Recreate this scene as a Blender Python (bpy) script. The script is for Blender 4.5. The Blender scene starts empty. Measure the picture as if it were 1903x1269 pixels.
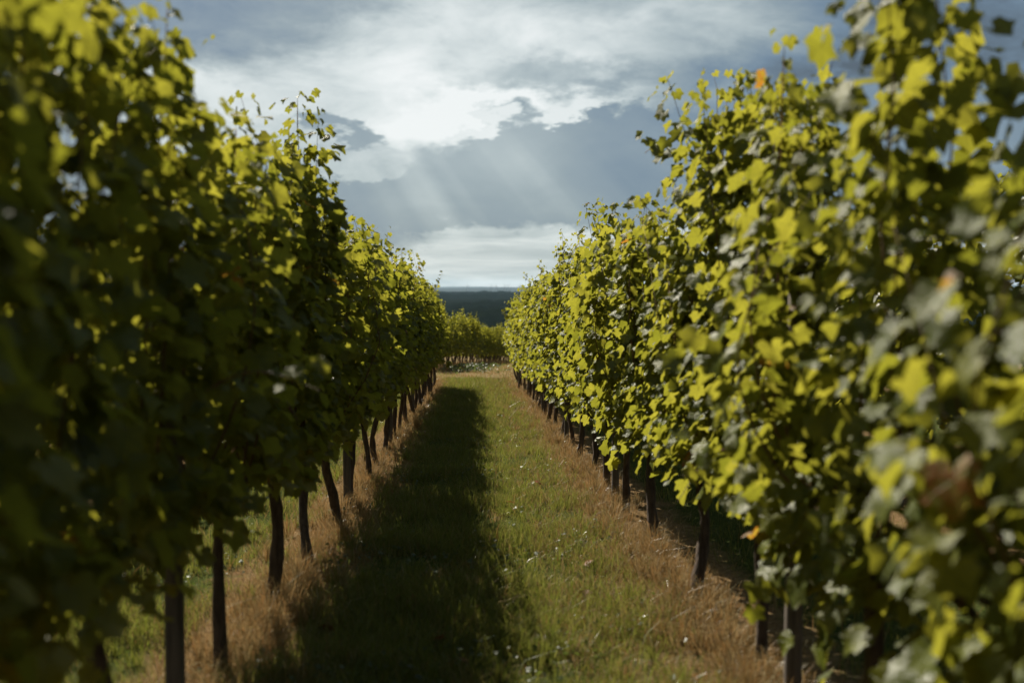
import bpy, math, random
import numpy as np
from mathutils import Vector, Matrix, Quaternion, Euler, noise as mnoise

random.seed(7)
rng = np.random.default_rng(7)
R = math.radians
scene = bpy.context.scene
col = scene.collection

# ------------------------------------------------------------------ camera
W0, H0, F0 = 1903.0, 1269.0, 1850.0
EYE = 1.30
YAW, PITCH = R(2.21), R(3.14)
cam_d = bpy.data.cameras.new('camera')
cam = bpy.data.objects.new('camera', cam_d)
col.objects.link(cam)
cam.location = (0, 0, EYE)
cam.rotation_euler = (R(90) - PITCH, 0, -YAW)
cam_d.sensor_width = 36.0
cam_d.lens = 36.0 * F0 / W0
cam_d.clip_start = 0.05
cam_d.clip_end = 120000
cam_d.dof.use_dof = True
cam_d.dof.focus_distance = 9.5
cam_d.dof.aperture_fstop = 1.8
scene.camera = cam
CAMM = Matrix.Translation((0, 0, EYE)) @ Euler((R(90) - PITCH, 0, -YAW)).to_matrix().to_4x4()


def pix_dir(px, py):
    v = Vector(((px - W0 / 2) / F0, -(py - H0 / 2) / F0, -1.0))
    return (CAMM.to_3x3() @ v).normalized()


def azel(px, py):
    d = pix_dir(px, py)
    return math.degrees(math.atan2(d.x, d.y)), math.degrees(math.asin(d.z))


# ------------------------------------------------------------------ light
SUN_AZ, SUN_EL = R(-23.5), R(37.5)          # measured from +Y towards +X
sun_dir = Vector((math.sin(SUN_AZ) * math.cos(SUN_EL), math.cos(SUN_AZ) * math.cos(SUN_EL), math.sin(SUN_EL)))
sd = bpy.data.lights.new('sun', 'SUN')
sd.energy = 5.0
sd.angle = R(0.55)
sd.color = (1.0, 0.92, 0.77)
sun = bpy.data.objects.new('sun', sd)
sun.rotation_euler = sun_dir.to_track_quat('Z', 'Y').to_euler()
sun.location = (-20, 60, 50)
col.objects.link(sun)

EXPOSURE = 1.0
scene.view_settings.view_transform = 'Standard'
scene.view_settings.look = 'None'
scene.view_settings.exposure = EXPOSURE
scene.view_settings.gamma = 1
scene.view_settings.use_curve_mapping = False
cy = scene.cycles
cy.max_bounces = 6
cy.diffuse_bounces = 3
cy.glossy_bounces = 2
cy.transmission_bounces = 3
cy.volume_bounces = 0
cy.use_denoising = True
cy.caustics_reflective = False
cy.caustics_refractive = False
cy.sample_clamp_indirect = 4.0


class NT:
    """small helper for node trees"""
    def __init__(s, tree):
        s.t = tree
        s.n = tree.nodes
        s.l = tree.links

    def node(s, typ, **kw):
        nd = s.n.new(typ)
        for k, v in kw.items():
            setattr(nd, k, v)
        return nd

    def put(s, sock, v):
        if v is None:
            return
        if hasattr(v, 'is_output') or isinstance(v, bpy.types.NodeSocket):
            s.l.new(v, sock)
        else:
            if sock.type == 'RGBA' and len(v) == 3:
                v = (*v, 1)
            sock.default_value = v

    def m(s, op, a, b=None, c=None, clamp=False):
        nd = s.node('ShaderNodeMath', operation=op, use_clamp=clamp)
        s.put(nd.inputs[0], a)
        s.put(nd.inputs[1], b)
        s.put(nd.inputs[2], c)
        return nd.outputs[0]

    def vm(s, op, a, b=None):
        nd = s.node('ShaderNodeVectorMath', operation=op)
        s.put(nd.inputs[0], a)
        s.put(nd.inputs[1], b)
        return nd.outputs[0] if op not in ('DOT_PRODUCT', 'LENGTH') else nd.outputs[1]

    def noise(s, vec, scale, detail=4, rough=0.5, dist=0.0, color=False):
        nd = s.node('ShaderNodeTexNoise')
        s.put(nd.inputs['Vector'], vec)
        nd.inputs['Scale'].default_value = scale
        nd.inputs['Detail'].default_value = detail
        nd.inputs['Roughness'].default_value = rough
        nd.inputs['Distortion'].default_value = dist
        return nd.outputs['Color' if color else 'Fac']

    def smooth(s, x, a, b, lo=0.0, hi=1.0):
        nd = s.node('ShaderNodeMapRange', interpolation_type='SMOOTHSTEP')
        s.put(nd.inputs['Value'], x)
        nd.inputs['From Min'].default_value = a
        nd.inputs['From Max'].default_value = b
        nd.inputs['To Min'].default_value = lo
        nd.inputs['To Max'].default_value = hi
        return nd.outputs[0]

    def mix(s, fac, a, b):
        nd = s.node('ShaderNodeMix', data_type='RGBA')
        s.put(nd.inputs[0], fac)
        s.put(nd.inputs[6], a)
        s.put(nd.inputs[7], b)
        return nd.outputs[2]

    def ramp(s, fac, stops, interp='LINEAR'):
        nd = s.node('ShaderNodeValToRGB')
        s.put(nd.inputs[0], fac)
        cr = nd.color_ramp
        cr.interpolation = interp
        while len(cr.elements) > 1:
            cr.elements.remove(cr.elements[-1])
        cr.elements[0].position = stops[0][0]
        cr.elements[0].color = (*stops[0][1], 1)
        for p, c in stops[1:]:
            e = cr.elements.new(p)
            e.color = (*c, 1)
        return nd.outputs[0]

    def comb(s, x, y, z):
        nd = s.node('ShaderNodeCombineXYZ')
        for i, v in enumerate((x, y, z)):
            s.put(nd.inputs[i], v)
        return nd.outputs[0]

    def sep(s, v):
        nd = s.node('ShaderNodeSeparateXYZ')
        s.put(nd.inputs[0], v)
        return nd.outputs


# ------------------------------------------------------------------ sky
world = bpy.data.worlds.new('World')
scene.world = world
world.use_nodes = True
world.node_tree.nodes.clear()
w = NT(world.node_tree)
tc = w.node('ShaderNodeTexCoord')
vec = w.vm('NORMALIZE', tc.outputs['Generated'])
vx, vy, vz = w.sep(vec)
DEG = 57.29578
az0 = w.m('MULTIPLY', w.m('ARCTAN2', vx, vy), DEG)
el0 = w.m('MULTIPLY', w.m('ARCSINE', vz), DEG)
vs = w.vm('MULTIPLY', vec, (1.0, 1.0, 2.2))
wc = w.noise(vs, 6.0, 7, 0.62, color=True)
wr = w.sep(wc)
wf = w.noise(w.vm('ADD', vs, (4.1, 2.2, 0.3)), 26.0, 6, 0.6, color=True)
wfr = w.sep(wf)
az = w.m('ADD', az0, w.m('ADD', w.m('MULTIPLY', w.m('SUBTRACT', wr[0], 0.5), 10.0),
                         w.m('MULTIPLY', w.m('SUBTRACT', wfr[0], 0.5), 4.5)))
el = w.m('ADD', el0, w.m('ADD', w.m('MULTIPLY', w.m('SUBTRACT', wr[1], 0.5), 5.5),
                         w.m('MULTIPLY', w.m('SUBTRACT', wfr[1], 0.5), 2.8)))
# same coordinates with little disturbance, for soft-edged parts
azs = w.m('ADD', az0, w.m('MULTIPLY', w.m('SUBTRACT', wr[0], 0.5), 3.0))
els = w.m('ADD', el0, w.m('MULTIPLY', w.m('SUBTRACT', wr[1], 0.5), 1.6))


def blob(x, y, rx, ry, s0=1.3, s1=0.55, tilt=0.0, hard=True):
    """1 inside an ellipse of sky directions, 0 outside"""
    ca, ce = azel(x, y)
    rx, ry = rx / 32.3, ry / 32.3
    A, E = (az, el) if hard else (azs, els)
    da = w.m('SUBTRACT', A, ca)
    de = w.m('SUBTRACT', E, ce)
    if tilt:
        de = w.m('SUBTRACT', de, w.m('MULTIPLY', da, tilt))
    q = w.m('ADD', w.m('POWER', w.m('ABSOLUTE', w.m('DIVIDE', da, rx)), 2.0),
            w.m('POWER', w.m('ABSOLUTE', w.m('DIVIDE', de, ry)), 2.0))
    return w.smooth(w.m('SQRT', q), s0, s1)


nlow = w.noise(vs, 2.3, 5, 0.55)
nmid = w.noise(w.vm('ADD', vs, (7, 1, 3)), 8.0, 8, 0.6, 0.4)
L = w.m('ADD', w.smooth(w.vm('DOT_PRODUCT', vec, tuple(sun_dir)), -0.2, 0.75, 0.05, 0.42), w.m('MULTIPLY', w.m('SUBTRACT', nlow, 0.5), 0.55))
L = w.m('ADD', L, w.m('MULTIPLY', w.m('SUBTRACT', nmid, 0.5), 0.85))
for a in [
    # x, y, rx, ry, weight, s0, s1, tilt, hard        brightness of the upper deck round the hidden sun
    (760, 90, 680, 330, 0.20, 1.3, 0.2, 0, False),
    (640, 180, 440, 90, 0.22, 1.4, 0.3, 0.02, True),
    (1030, 215, 300, 48, 0.30, 1.4, 0.4, 0.03, True),
    (820, 130, 150, 150, 0.10, 1.5, 0.3, 0, False),
    (1230, 60, 260, 70, 0.26, 1.5, 0.2, 0, True),
    (330, 30, 270, 90, -0.34, 1.5, 0.3, -0.15, True),
    (1000, 145, 180, 40, -0.22, 1.4, 0.4, 0, True),
    (1700, 150, 480, 170, -0.34, 1.5, 0.3, 0, False),
    (600, -20, 160, 45, -0.25, 1.5, 0.3, 0, True),
]:
    x, y, rx, ry, wt, s0, s1, tl, hd = a
    L = w.m('ADD', L, w.m('MULTIPLY', blob(x, y, rx, ry, s0, s1, tl, hd), wt))


def over(base, mask, val):
    return w.m('ADD', w.m('MULTIPLY', base, w.m('SUBTRACT', 1.0, mask)), w.m('MULTIPLY', val, mask))


# low bright layer near the horizon
band = w.m('MULTIPLY', w.smooth(els, 5.2, 3.3), w.smooth(el0, -3.0, 0.0))
streak = w.noise(w.vm('MULTIPLY', vec, (4, 4, 34)), 2.0, 7, 0.62, 0.5)
bandL = w.m('ADD', 0.68, w.m('MULTIPLY', w.m('SUBTRACT', streak, 0.5), 0.75))
bandL = w.m('ADD', bandL, w.m('MULTIPLY', w.smooth(el0, 2.6, 0.4), 0.06))
L = over(L, band, bandL)
# dark blue rain bank
bank = w.m('MAXIMUM', blob(1130, 318, 340, 108, 1.16, 0.94), blob(700, 372, 230, 52, 1.25, 0.85))
bank = w.m('MAXIMUM', bank, blob(1750, 290, 620, 130, 1.2, 0.85, -0.02))
bank = w.m('MAXIMUM', bank, blob(150, 380, 600, 110, 1.2, 0.85))
bankL = w.m('ADD', 0.27, w.m('ADD', w.m('MULTIPLY', w.m('SUBTRACT', nlow, 0.5), 0.45), w.m('MULTIPLY', w.m('SUBTRACT', nmid, 0.5), 0.22)))
bankL = w.m('ADD', bankL, w.m('MULTIPLY', blob(870, 290, 260, 120, 1.5, 0.1, 0, False), 0.24))
L = over(L, w.m('MULTIPLY', bank, 0.94), bankL)
# cumulus puff on the left with its small dark scrap, fringe scraps in the gap
puff = blob(665, 300, 92, 42, 1.1, 0.8)
L = over(L, puff, w.m('ADD', 0.62, w.m('MULTIPLY', w.m('SUBTRACT', nmid, 0.5), 0.8)))
scrap = blob(636, 243, 62, 17, 1.3, 0.6)
L = over(L, scrap, 0.36)
fr = w.m('MAXIMUM', blob(905, 236, 80, 13, 1.3, 0.6), blob(1060, 212, 60, 17, 1.3, 0.6, 0.3))
L = over(L, fr, 0.9)
# sun rays fanning out from the sun behind the cloud
s_az, s_el = math.degrees(SUN_AZ), math.degrees(SUN_EL)
phi = w.m('MULTIPLY', w.m('ARCTAN2', w.m('SUBTRACT', az0, s_az), w.m('SUBTRACT', s_el, el0)), DEG)


def ray(c, wd):
    return w.smooth(w.m('ABSOLUTE', w.m('SUBTRACT', phi, c)), wd, wd * 0.15)


def pphi(x, y):
    a, e = azel(x, y)
    return math.degrees(math.atan2(a - s_az, s_el - e))


rays = w.m('MULTIPLY', ray(pphi(795, 375), 2.0), 0.15)
fan = w.noise(w.comb(phi, 0.0, 3.3), 0.33, 3, 0.6)
fan = w.m('MULTIPLY', w.smooth(fan, 0.42, 0.68), w.smooth(w.m('ABSOLUTE', w.m('SUBTRACT', phi, pphi(880, 330))), 14.0, 4.0))
rays = w.m('ADD', rays, w.m('MULTIPLY', fan, 0.055))
rays = w.m('ADD', rays, w.m('MULTIPLY', ray(pphi(705, 340), 2.2), 0.07))
rays = w.m('ADD', rays, w.m('MULTIPLY', ray(pphi(1000, 330), 3.6), 0.07))
rays = w.m('ADD', rays, w.m('MULTIPLY', ray(pphi(1120, 350), 1.6), 0.04))
rays = w.m('MULTIPLY', rays, w.m('MULTIPLY', w.smooth(el0, 10.5, 6.5), w.smooth(el0, 1.2, 4.2)))
L = w.m('ADD', L, rays)
cloud = w.ramp(L, [(0.0, (.075, .10, .125)), (0.22, (.15, .22, .295)), (0.42, (.27, .34, .375)),
                   (0.62, (.45, .52, .53)), (0.82, (.68, .735, .73)), (1.0, (.86, .89, .88))])
# keep the warm tint low near the horizon, ground half neutral
K = 1.0 / (2 ** EXPOSURE)
cloud = w.vm('MULTIPLY', cloud, (K, K, K))
sky = w.node('ShaderNodeTexSky')
sky.sky_type = 'NISHITA'
sky.sun_disc = False
sky.sun_elevation = SUN_EL
sky.sun_rotation = SUN_AZ
nis = w.vm('MULTIPLY', sky.outputs[0], (0.08, 0.08, 0.08))
fin = w.mix(0.95, nis, cloud)
below = w.smooth(el0, -0.3, -3.0)
fin = w.mix(below, fin, (.05, .06, .05))
bg = w.node('ShaderNodeBackground')
w.put(bg.inputs[0], fin)
bg.inputs[1].default_value = 1.0
wo = w.node('ShaderNodeOutputWorld')
w.l.new(bg.outputs[0], wo.inputs[0])
world.cycles.sampling_method = 'MANUAL'
world.cycles.sample_map_resolution = 512


# ------------------------------------------------------------------ materials
def new_mat(name):
    m = bpy.data.materials.new(name)
    m.use_nodes = True
    m.node_tree.nodes.clear()
    t = NT(m.node_tree)
    out = t.node('ShaderNodeOutputMaterial')
    return m, t, out


def leaf_material(name, stops_top, trans_col, autumn=True, rough=0.46, tfac=0.5, veins=True, spec=0.095):
    m, t, out = new_mat(name)
    g = t.node('ShaderNodeNewGeometry')
    oi = t.node('ShaderNodeObjectInfo')
    r = t.m('FRACT', t.m('ADD', g.outputs['Random Per Island'], oi.outputs['Random']))
    r2 = t.m('FRACT', t.m('MULTIPLY', r, 17.37))
    base = t.ramp(r, stops_top)
    tcol = t.mix(r2, trans_col[0], trans_col[1])
    if veins:
        uv = t.node('ShaderNodeUVMap')
        u, v, _ = t.sep(uv.outputs[0])
        ang = t.m('ARCTAN2', t.m('ABSOLUTE', u), v)             # 0 along the midrib
        rad = t.m('SQRT', t.m('ADD', t.m('MULTIPLY', u, u), t.m('MULTIPLY', v, v)))
        d = t.m('ABSOLUTE', ang)
        for a in (R(56), R(116)):
            d = t.m('MINIMUM', d, t.m('ABSOLUTE', t.m('SUBTRACT', ang, a)))
        vein = t.smooth(t.m('MULTIPLY', d, rad), 0.035, 0.012)
        base = t.mix(t.m('MULTIPLY', vein, 0.5), base, (.15, .19, .06))
        tcol = t.mix(t.m('MULTIPLY', vein, 0.45), tcol, (.10, .10, .02))
        n1 = t.noise(uv.outputs[0], 3.0, 4, 0.6)
        base = t.mix(t.smooth(n1, 0.42, 0.75, 0, 0.45), base, (.085, .10, .02))
    else:
        tcn = t.node('ShaderNodeTexCoord')
        n1 = t.noise(tcn.outputs['Object'], 9.0, 3, 0.6)
    if autumn:
        a1 = t.m('MULTIPLY', t.m('GREATER_THAN', r2, 0.996), t.smooth(n1, 0.35, 0.6))
        base = t.mix(a1, base, (.22, .09, .02))
        tcol = t.mix(a1, tcol, (.42, .14, .02))
    # underside paler and duller
    under = g.outputs['Backfacing']
    base = t.mix(t.m('MULTIPLY', under, 0.4), base, (.12, .14, .035))
    p = t.node('ShaderNodeBsdfDiffuse')
    t.put(p.inputs['Color'], base)
    gl = t.node('ShaderNodeBsdfGlossy')
    rr = t.m('ADD', rough - 0.1, t.m('MULTIPLY', under, 0.2))
    rr = t.m('ADD', rr, t.m('MULTIPLY', t.m('SUBTRACT', r2, 0.5), 0.16))
    t.put(gl.inputs['Roughness'], rr)
    lw = t.node('ShaderNodeLayerWeight')
    lw.inputs['Blend'].default_value = 0.3
    gf = t.m('ADD', spec * 0.15, t.m('MULTIPLY', lw.outputs['Facing'], spec * 0.32))
    tr = t.node('ShaderNodeBsdfTranslucent')
    t.put(tr.inputs[0], tcol)
    bump = t.node('ShaderNodeBump')
    bump.inputs['Strength'].default_value = 0.6
    bump.inputs['Distance'].default_value = 0.01
    t.put(bump.inputs['Height'], t.m('ADD', n1, t.m('MULTIPLY', vein, -0.5)) if veins else n1)
    t.l.new(bump.outputs[0], p.inputs['Normal'])
    mx = t.node('ShaderNodeMixShader')
    mx.inputs[0].default_value = tfac
    t.l.new(p.outputs[0], mx.inputs[1])
    t.l.new(tr.outputs[0], mx.inputs[2])
    t.l.new(bump.outputs[0], gl.inputs['Normal'])
    m2 = t.node('ShaderNodeMixShader')
    t.put(m2.inputs[0], gf)
    t.l.new(mx.outputs[0], m2.inputs[1])
    t.l.new(gl.outputs[0], m2.inputs[2])
    t.l.new(m2.outputs[0], out.inputs[0])
    return m


LEAF_STOPS = [(0.0, (.060, .078, .012)), (0.35, (.085, .105, .014)), (0.7, (.115, .130, .017)), (1.0, (.145, .15, .026))]
LEAF_TR = ((.225, .23, .019), (.365, .338, .036))
M_leaf = leaf_material('vine_leaf', LEAF_STOPS, LEAF_TR)
M_leaf_far = leaf_material('vine_leaf_distant', LEAF_STOPS, LEAF_TR, veins=False)
M_grass = leaf_material('green_grass', [(0.0, (.065, .09, .015)), (0.5, (.095, .118, .022)), (0.8, (.13, .135, .04)), (1.0, (.24, .20, .10))],
                        ((.18, .22, .025), (.28, .26, .06)), autumn=False, rough=0.34, tfac=0.35, veins=False)
M_straw = leaf_material('dry_grass', [(0.0, (.10, .055, .018)), (0.3, (.22, .125, .038)), (0.6, (.30, .20, .075)), (0.85, (.32, .25, .13)), (1.0, (.48, .40, .27))],
                        ((.32, .155, .05), (.36, .27, .13)), autumn=False, rough=0.4, tfac=0.3, veins=False)
M_weed = leaf_material('weed_leaf', [(0.0, (.03, .045, .012)), (1.0, (.05, .07, .018))],
                       ((.08, .12, .02), (.14, .17, .03)), autumn=False, rough=0.55, tfac=0.35, veins=False, spec=.15)
M_fallen = leaf_material('fallen_leaf', [(0.0, (.12, .028, .014)), (0.6, (.17, .05, .02)), (1.0, (.2, .10, .035))],
                         ((.3, .05, .02), (.35, .12, .03)), autumn=False, rough=0.5, tfac=0.2)


def simple_mat(name, c1, c2, scale=20, rough=0.85, bump=0.5, stretch=(1, 1, 1), spec=0.3, bd=0.01):
    m, t, out = new_mat(name)
    tcn = t.node('ShaderNodeTexCoord')
    v = t.vm('MULTIPLY', tcn.outputs['Object'], stretch)
    n1 = t.noise(v, scale, 6, 0.65)
    c = t.mix(t.smooth(n1, 0.3, 0.7), c1, c2)
    p = t.node('ShaderNodeBsdfPrincipled')
    t.put(p.inputs['Base Color'], c)
    p.inputs['Roughness'].default_value = rough
    p.inputs['Specular IOR Level'].default_value = spec
    b = t.node('ShaderNodeBump')
    b.inputs['Strength'].default_value = bump
    b.inputs['Distance'].default_value = bd
    t.put(b.inputs['Height'], n1)
    t.l.new(b.outputs[0], p.inputs['Normal'])
    t.l.new(p.outputs[0], out.inputs[0])
    return m


M_bark = simple_mat('vine_bark', (.035, .022, .015), (.10, .07, .05), 60, stretch=(1, 1, .18), bump=0.9)
M_cane = simple_mat('cane', (.09, .04, .02), (.16, .085, .04), 80, rough=0.6)
M_petiole = simple_mat('petiole', (.16, .05, .03), (.14, .13, .03), 30, rough=0.5)
M_post = simple_mat('post_wood', (.06, .048, .038), (.13, .105, .085), 40, stretch=(1, 1, .08), bump=0.7)
M_wire = simple_mat('steel_wire', (.12, .12, .12), (.2, .2, .19), 30, rough=0.5, bump=0.1)
M_turb = simple_mat('turbine_paint', (.3, .32, .34), (.35, .37, .39), 1, rough=0.5, bump=0.0)
M_forest = simple_mat('forest_mass', (.004, .007, .006), (.008, .012, .009), .02, rough=1.0, bump=0.0, spec=0.0)  # cloud shadow over the woods is put into this very dark colour
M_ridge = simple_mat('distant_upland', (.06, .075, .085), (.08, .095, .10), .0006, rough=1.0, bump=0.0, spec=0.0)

L_X, R_X = -0.92, 1.08
SUNV = np.array(sun_dir)


# ------------------------------------------------------------------ terrain
SL = math.tan(R(2.54))


def gz0(y):
    y = np.asarray(y, float)
    z = -SL * np.clip(y, -250, 70)
    z = z - 0.0006 * np.clip(y - 25, 0, 45) ** 2
    u = np.clip((y - 70) / 1000.0, 0, 1)
    z70 = -SL * 70 - 0.0006 * 45 ** 2
    return z + (u * u * (3 - 2 * u)) * (-80 - z70)


def gz(x, y):
    x = np.asarray(x, float)
    y = np.asarray(y, float)
    fade = np.clip((90 - np.abs(y)) / 40, 0, 1)
    b = (0.018 * np.sin(x * 2.1 + 0.7) * np.sin(y * 0.9 + 0.3) + 0.012 * np.sin(x * 5.3 + y * 1.7)
         + 0.012 * np.exp(-((x - L_X) / 0.3) ** 2) + 0.012 * np.exp(-((x - R_X) / 0.3) ** 2)) * fade
    return gz0(y) + b


def link(name, me, mats=None, parent=None):
    o = bpy.data.objects.new(name, me)
    col.objects.link(o)
    if parent is not None:
        o.parent = parent
    if mats:
        for m in (mats if isinstance(mats, (list, tuple)) else [mats]):
            if m.name not in [x.name for x in me.materials if x]:
                me.materials.append(m)
    return o


def fast_mesh(name, verts, tris, uv=None, smooth=True, mat_idx=None):
    """triangle mesh from numpy arrays"""
    verts = np.ascontiguousarray(verts, np.float32)
    tris = np.ascontiguousarray(tris, np.int32)
    me = bpy.data.meshes.new(name)
    me.vertices.add(len(verts))
    me.vertices.foreach_set('co', verts.ravel())
    me.loops.add(tris.size)
    me.loops.foreach_set('vertex_index', tris.ravel())
    me.polygons.add(len(tris))
    me.polygons.foreach_set('loop_start', np.arange(0, tris.size, 3, dtype=np.int32))
    if smooth:
        me.polygons.foreach_set('use_smooth', np.ones(len(tris), bool))
    if mat_idx is not None:
        me.polygons.foreach_set('material_index', np.ascontiguousarray(mat_idx, np.int32))
    if uv is not None:
        l = me.uv_layers.new(name='UVMap')
        l.data.foreach_set('uv', np.ascontiguousarray(uv[tris.ravel()], np.float32).ravel())
    me.update()
    me.validate()
    return me


def axis(a):
    a = np.array(a, float)
    return np.unique(np.concatenate([-a[::-1], a]))


xs = np.unique(np.concatenate([np.arange(-7, 7.01, 0.1), axis(np.geomspace(7.3, 60000, 70))]))
ys = np.unique(np.concatenate([np.arange(-2, 16, 0.1), np.arange(16, 75, 0.4), np.geomspace(75, 60000, 110), -np.geomspace(2.3, 3000, 40)]))
X, Y = np.meshgrid(xs, ys)
Z = gz(X, Y) + np.where((np.abs(X) < 7.1) & (np.abs(Y) < 40), rng.normal(0, 0.004, X.shape), 0)
nx, ny = len(xs), len(ys)
vv = np.stack([X.ravel(), Y.ravel(), Z.ravel()], 1)
ii, jj = np.meshgrid(np.arange(nx - 1), np.arange(ny - 1))
a = (jj * nx + ii).ravel()
tri = np.concatenate([np.stack([a, a + 1, a + nx + 1], 1), np.stack([a, a + nx + 1, a + nx], 1)])
gme = fast_mesh('ground', vv, tri)

mg, t, out = new_mat('ground_soil_and_turf')
geo = t.node('ShaderNodeNewGeometry')
P = geo.outputs['Position']
px, py, pz = t.sep(P)
n_big = t.noise(P, 0.9, 5, 0.6)
n_mid = t.noise(P, 5.0, 6, 0.65)
n_fine = t.noise(P, 38.0, 5, 0.7)
wob = t.m('MULTIPLY', t.m('SUBTRACT', n_mid, 0.5), 0.5)
# distance to the nearest planted row (2 m spacing)
xr = t.m('ADD', t.m('SUBTRACT', px, L_X), wob)
dr = t.m('PINGPONG', xr, 1.0)
green = t.mix(t.smooth(n_fine, .35, .65), (.028, .04, .012), (.065, .075, .024))
green = t.mix(t.smooth(n_big, .5, .75, 0, .6), green, (.14, .115, .06))
dry = t.mix(t.smooth(n_fine, .3, .7), (.10, .062, .03), (.22, .15, .08))
dry = t.mix(t.smooth(n_mid, .45, .75, 0, .8), dry, (.13, .078, .042))
c = t.mix(t.smooth(dr, .44, .24), green, dry)
head = t.m('MULTIPLY', t.smooth(t.m('ADD', py, t.m('MULTIPLY', wob, 6)), 26.0, 28.5), t.smooth(t.m('ADD', py, t.m('MULTIPLY', wob, 6)), 90.0, 80.0))
tan_ = t.mix(t.smooth(n_fine, .3, .7), (.15, .105, .055), (.27, .20, .115))
tan_ = t.mix(t.smooth(n_big, .45, .7), tan_, (.09, .10, .035))
c = t.mix(head, c, tan_)
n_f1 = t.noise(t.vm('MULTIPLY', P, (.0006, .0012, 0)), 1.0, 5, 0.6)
far_c = t.mix(t.smooth(n_f1, .45, .62), (.004, .007, .006), (.010, .013, .008))  # plain painted near black to stand for the shadow of clouds
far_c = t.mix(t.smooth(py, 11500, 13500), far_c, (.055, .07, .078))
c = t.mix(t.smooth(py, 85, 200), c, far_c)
p = t.node('ShaderNodeBsdfPrincipled')
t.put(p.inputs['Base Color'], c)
p.inputs['Roughness'].default_value = 0.95
p.inputs['Specular IOR Level'].default_value = 0.0
b = t.node('ShaderNodeBump')
b.inputs['Strength'].default_value = 0.8
b.inputs['Distance'].default_value = 0.02
t.put(b.inputs['Height'], t.m('ADD', n_fine, n_mid))
t.l.new(b.outputs[0], p.inputs['Normal'])
t.l.new(p.outputs[0], out.inputs[0])
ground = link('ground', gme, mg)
ground['kind'] = 'structure'


# distant uplands on the horizon
def ridge(dist, h, base, width, seed, mat, name, depth):
    n = 400
    xx = np.linspace(-width, width, n)
    rs = np.random.default_rng(seed)
    prof = np.zeros(n)
    for k in range(1, 9):
        prof += np.sin(xx / width * math.pi * k * 2.3 + rs.uniform(0, 6.3)) / k
    prof = (prof - prof.min()) / (prof.max() - prof.min())
    rows = [(0, 0), (.35, .75), (.6, 1.0), (1, .0)]
    V = []
    for f, hh in rows:
        V.append(np.stack([xx, np.full(n, dist + f * depth), base + hh * h * (0.35 + 0.65 * prof)], 1))
    V = np.concatenate(V)
    T = []
    for r_ in range(3):
        a = np.arange(n - 1) + r_ * n
        T += [np.stack([a, a + 1, a + n + 1], 1), np.stack([a, a + n + 1, a + n], 1)]
    o = link(name, fast_mesh(name, V, np.concatenate(T)), mat)
    o['kind'] = 'structure'
    return o


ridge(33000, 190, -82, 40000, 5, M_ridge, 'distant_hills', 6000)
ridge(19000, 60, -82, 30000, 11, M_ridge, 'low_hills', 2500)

# woods on the plain: bumpy canopies that read as one mass
fv, ft, base_i = [], [], 0
rs = np.random.default_rng(3)
for (d0, d1, h0, n_) in ((2300, 3300, 15, 420), (3600, 4600, 16, 420), (5000, 6600, 18, 420), (7200, 9000, 20, 420), (9800, 11600, 26, 420)):
    wd = d1 * 0.9
    xx = np.linspace(-wd, wd, n_)
    yy = np.linspace(d0, d1, 7)
    XX, YY = np.meshgrid(xx, yy)
    YY = YY + 120 * np.sin(XX / 300 + d0)
    edge = np.ones((7, n_))
    edge[0] = 0
    edge[-1] = 0
    gap = (np.sin(XX / (d0 * .21) + d0) + np.sin(XX / (d0 * .083) + 2.2 * d0) > -1.55).astype(float)
    ZZ = -80.5 + edge * gap * (h0 + rs.normal(0, 1, XX.shape) * h0 * 0.22 + 4 * np.sin(XX / 90))
    v_ = np.stack([XX.ravel(), YY.ravel(), ZZ.ravel()], 1)
    i2, j2 = np.meshgrid(np.arange(n_ - 1), np.arange(6))
    a = (j2 * n_ + i2).ravel() + base_i
    ft += [np.stack([a, a + 1, a + n_ + 1], 1), np.stack([a, a + n_ + 1, a + n_], 1)]
    fv.append(v_)
    base_i += len(v_)
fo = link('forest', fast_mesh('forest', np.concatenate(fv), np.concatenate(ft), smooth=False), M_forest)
fo['kind'] = 'stuff'
fo['label'] = 'dark far-off woods covering the plain below the vineyard'


# ------------------------------------------------------------------ generic tube
def tube(pts, radii, sides=8, rough=0.0, seed=0, cap=True):
    pts = np.asarray(pts, float)
    rs = np.random.default_rng(seed)
    n = len(pts)
    V, T = [], []
    for i in range(n):
        d = pts[min(i + 1, n - 1)] - pts[max(i - 1, 0)]
        d = d / (np.linalg.norm(d) + 1e-9)
        ref = np.array([0, 0, 1.0]) if abs(d[2]) < 0.8 else np.array([1.0, 0, 0])
        u = np.cross(d, ref)
        u /= np.linalg.norm(u)
        v = np.cross(d, u)
        for k in range(sides):
            a = 2 * math.pi * k / sides
            r = radii[i] * (1 + rough * rs.normal())
            V.append(pts[i] + r * (math.cos(a) * u + math.sin(a) * v))
    for i in range(n - 1):
        for k in range(sides):
            a0, a1 = i * sides + k, i * sides + (k + 1) % sides
            T += [(a0, a1, a1 + sides), (a0, a1 + sides, a0 + sides)]
    if cap:
        V += [pts[0], pts[-1]]
        c0, c1 = n * sides, n * sides + 1
        for k in range(sides):
            T.append((c0, (k + 1) % sides, k))
            T.append((c1, (n - 1) * sides + k, (n - 1) * sides + (k + 1) % sides))
    return np.array(V), np.array(T)


def join(parts):
    V, T, off = [], [], 0
    for v, t_ in parts:
        V.append(v)
        T.append(t_ + off)
        off += len(v)
    return np.concatenate(V), np.concatenate(T)


# ------------------------------------------------------------------ leaves
HALF_HI = [(16, .88), (33, .72), (44, .86), (56, .99), (68, .84), (88, .70), (103, .85), (118, .84), (136, .70), (152, .72), (168, .48)]
HALF_LO = [(32, .74), (56, .98), (88, .72), (118, .86), (150, .68)]


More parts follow.
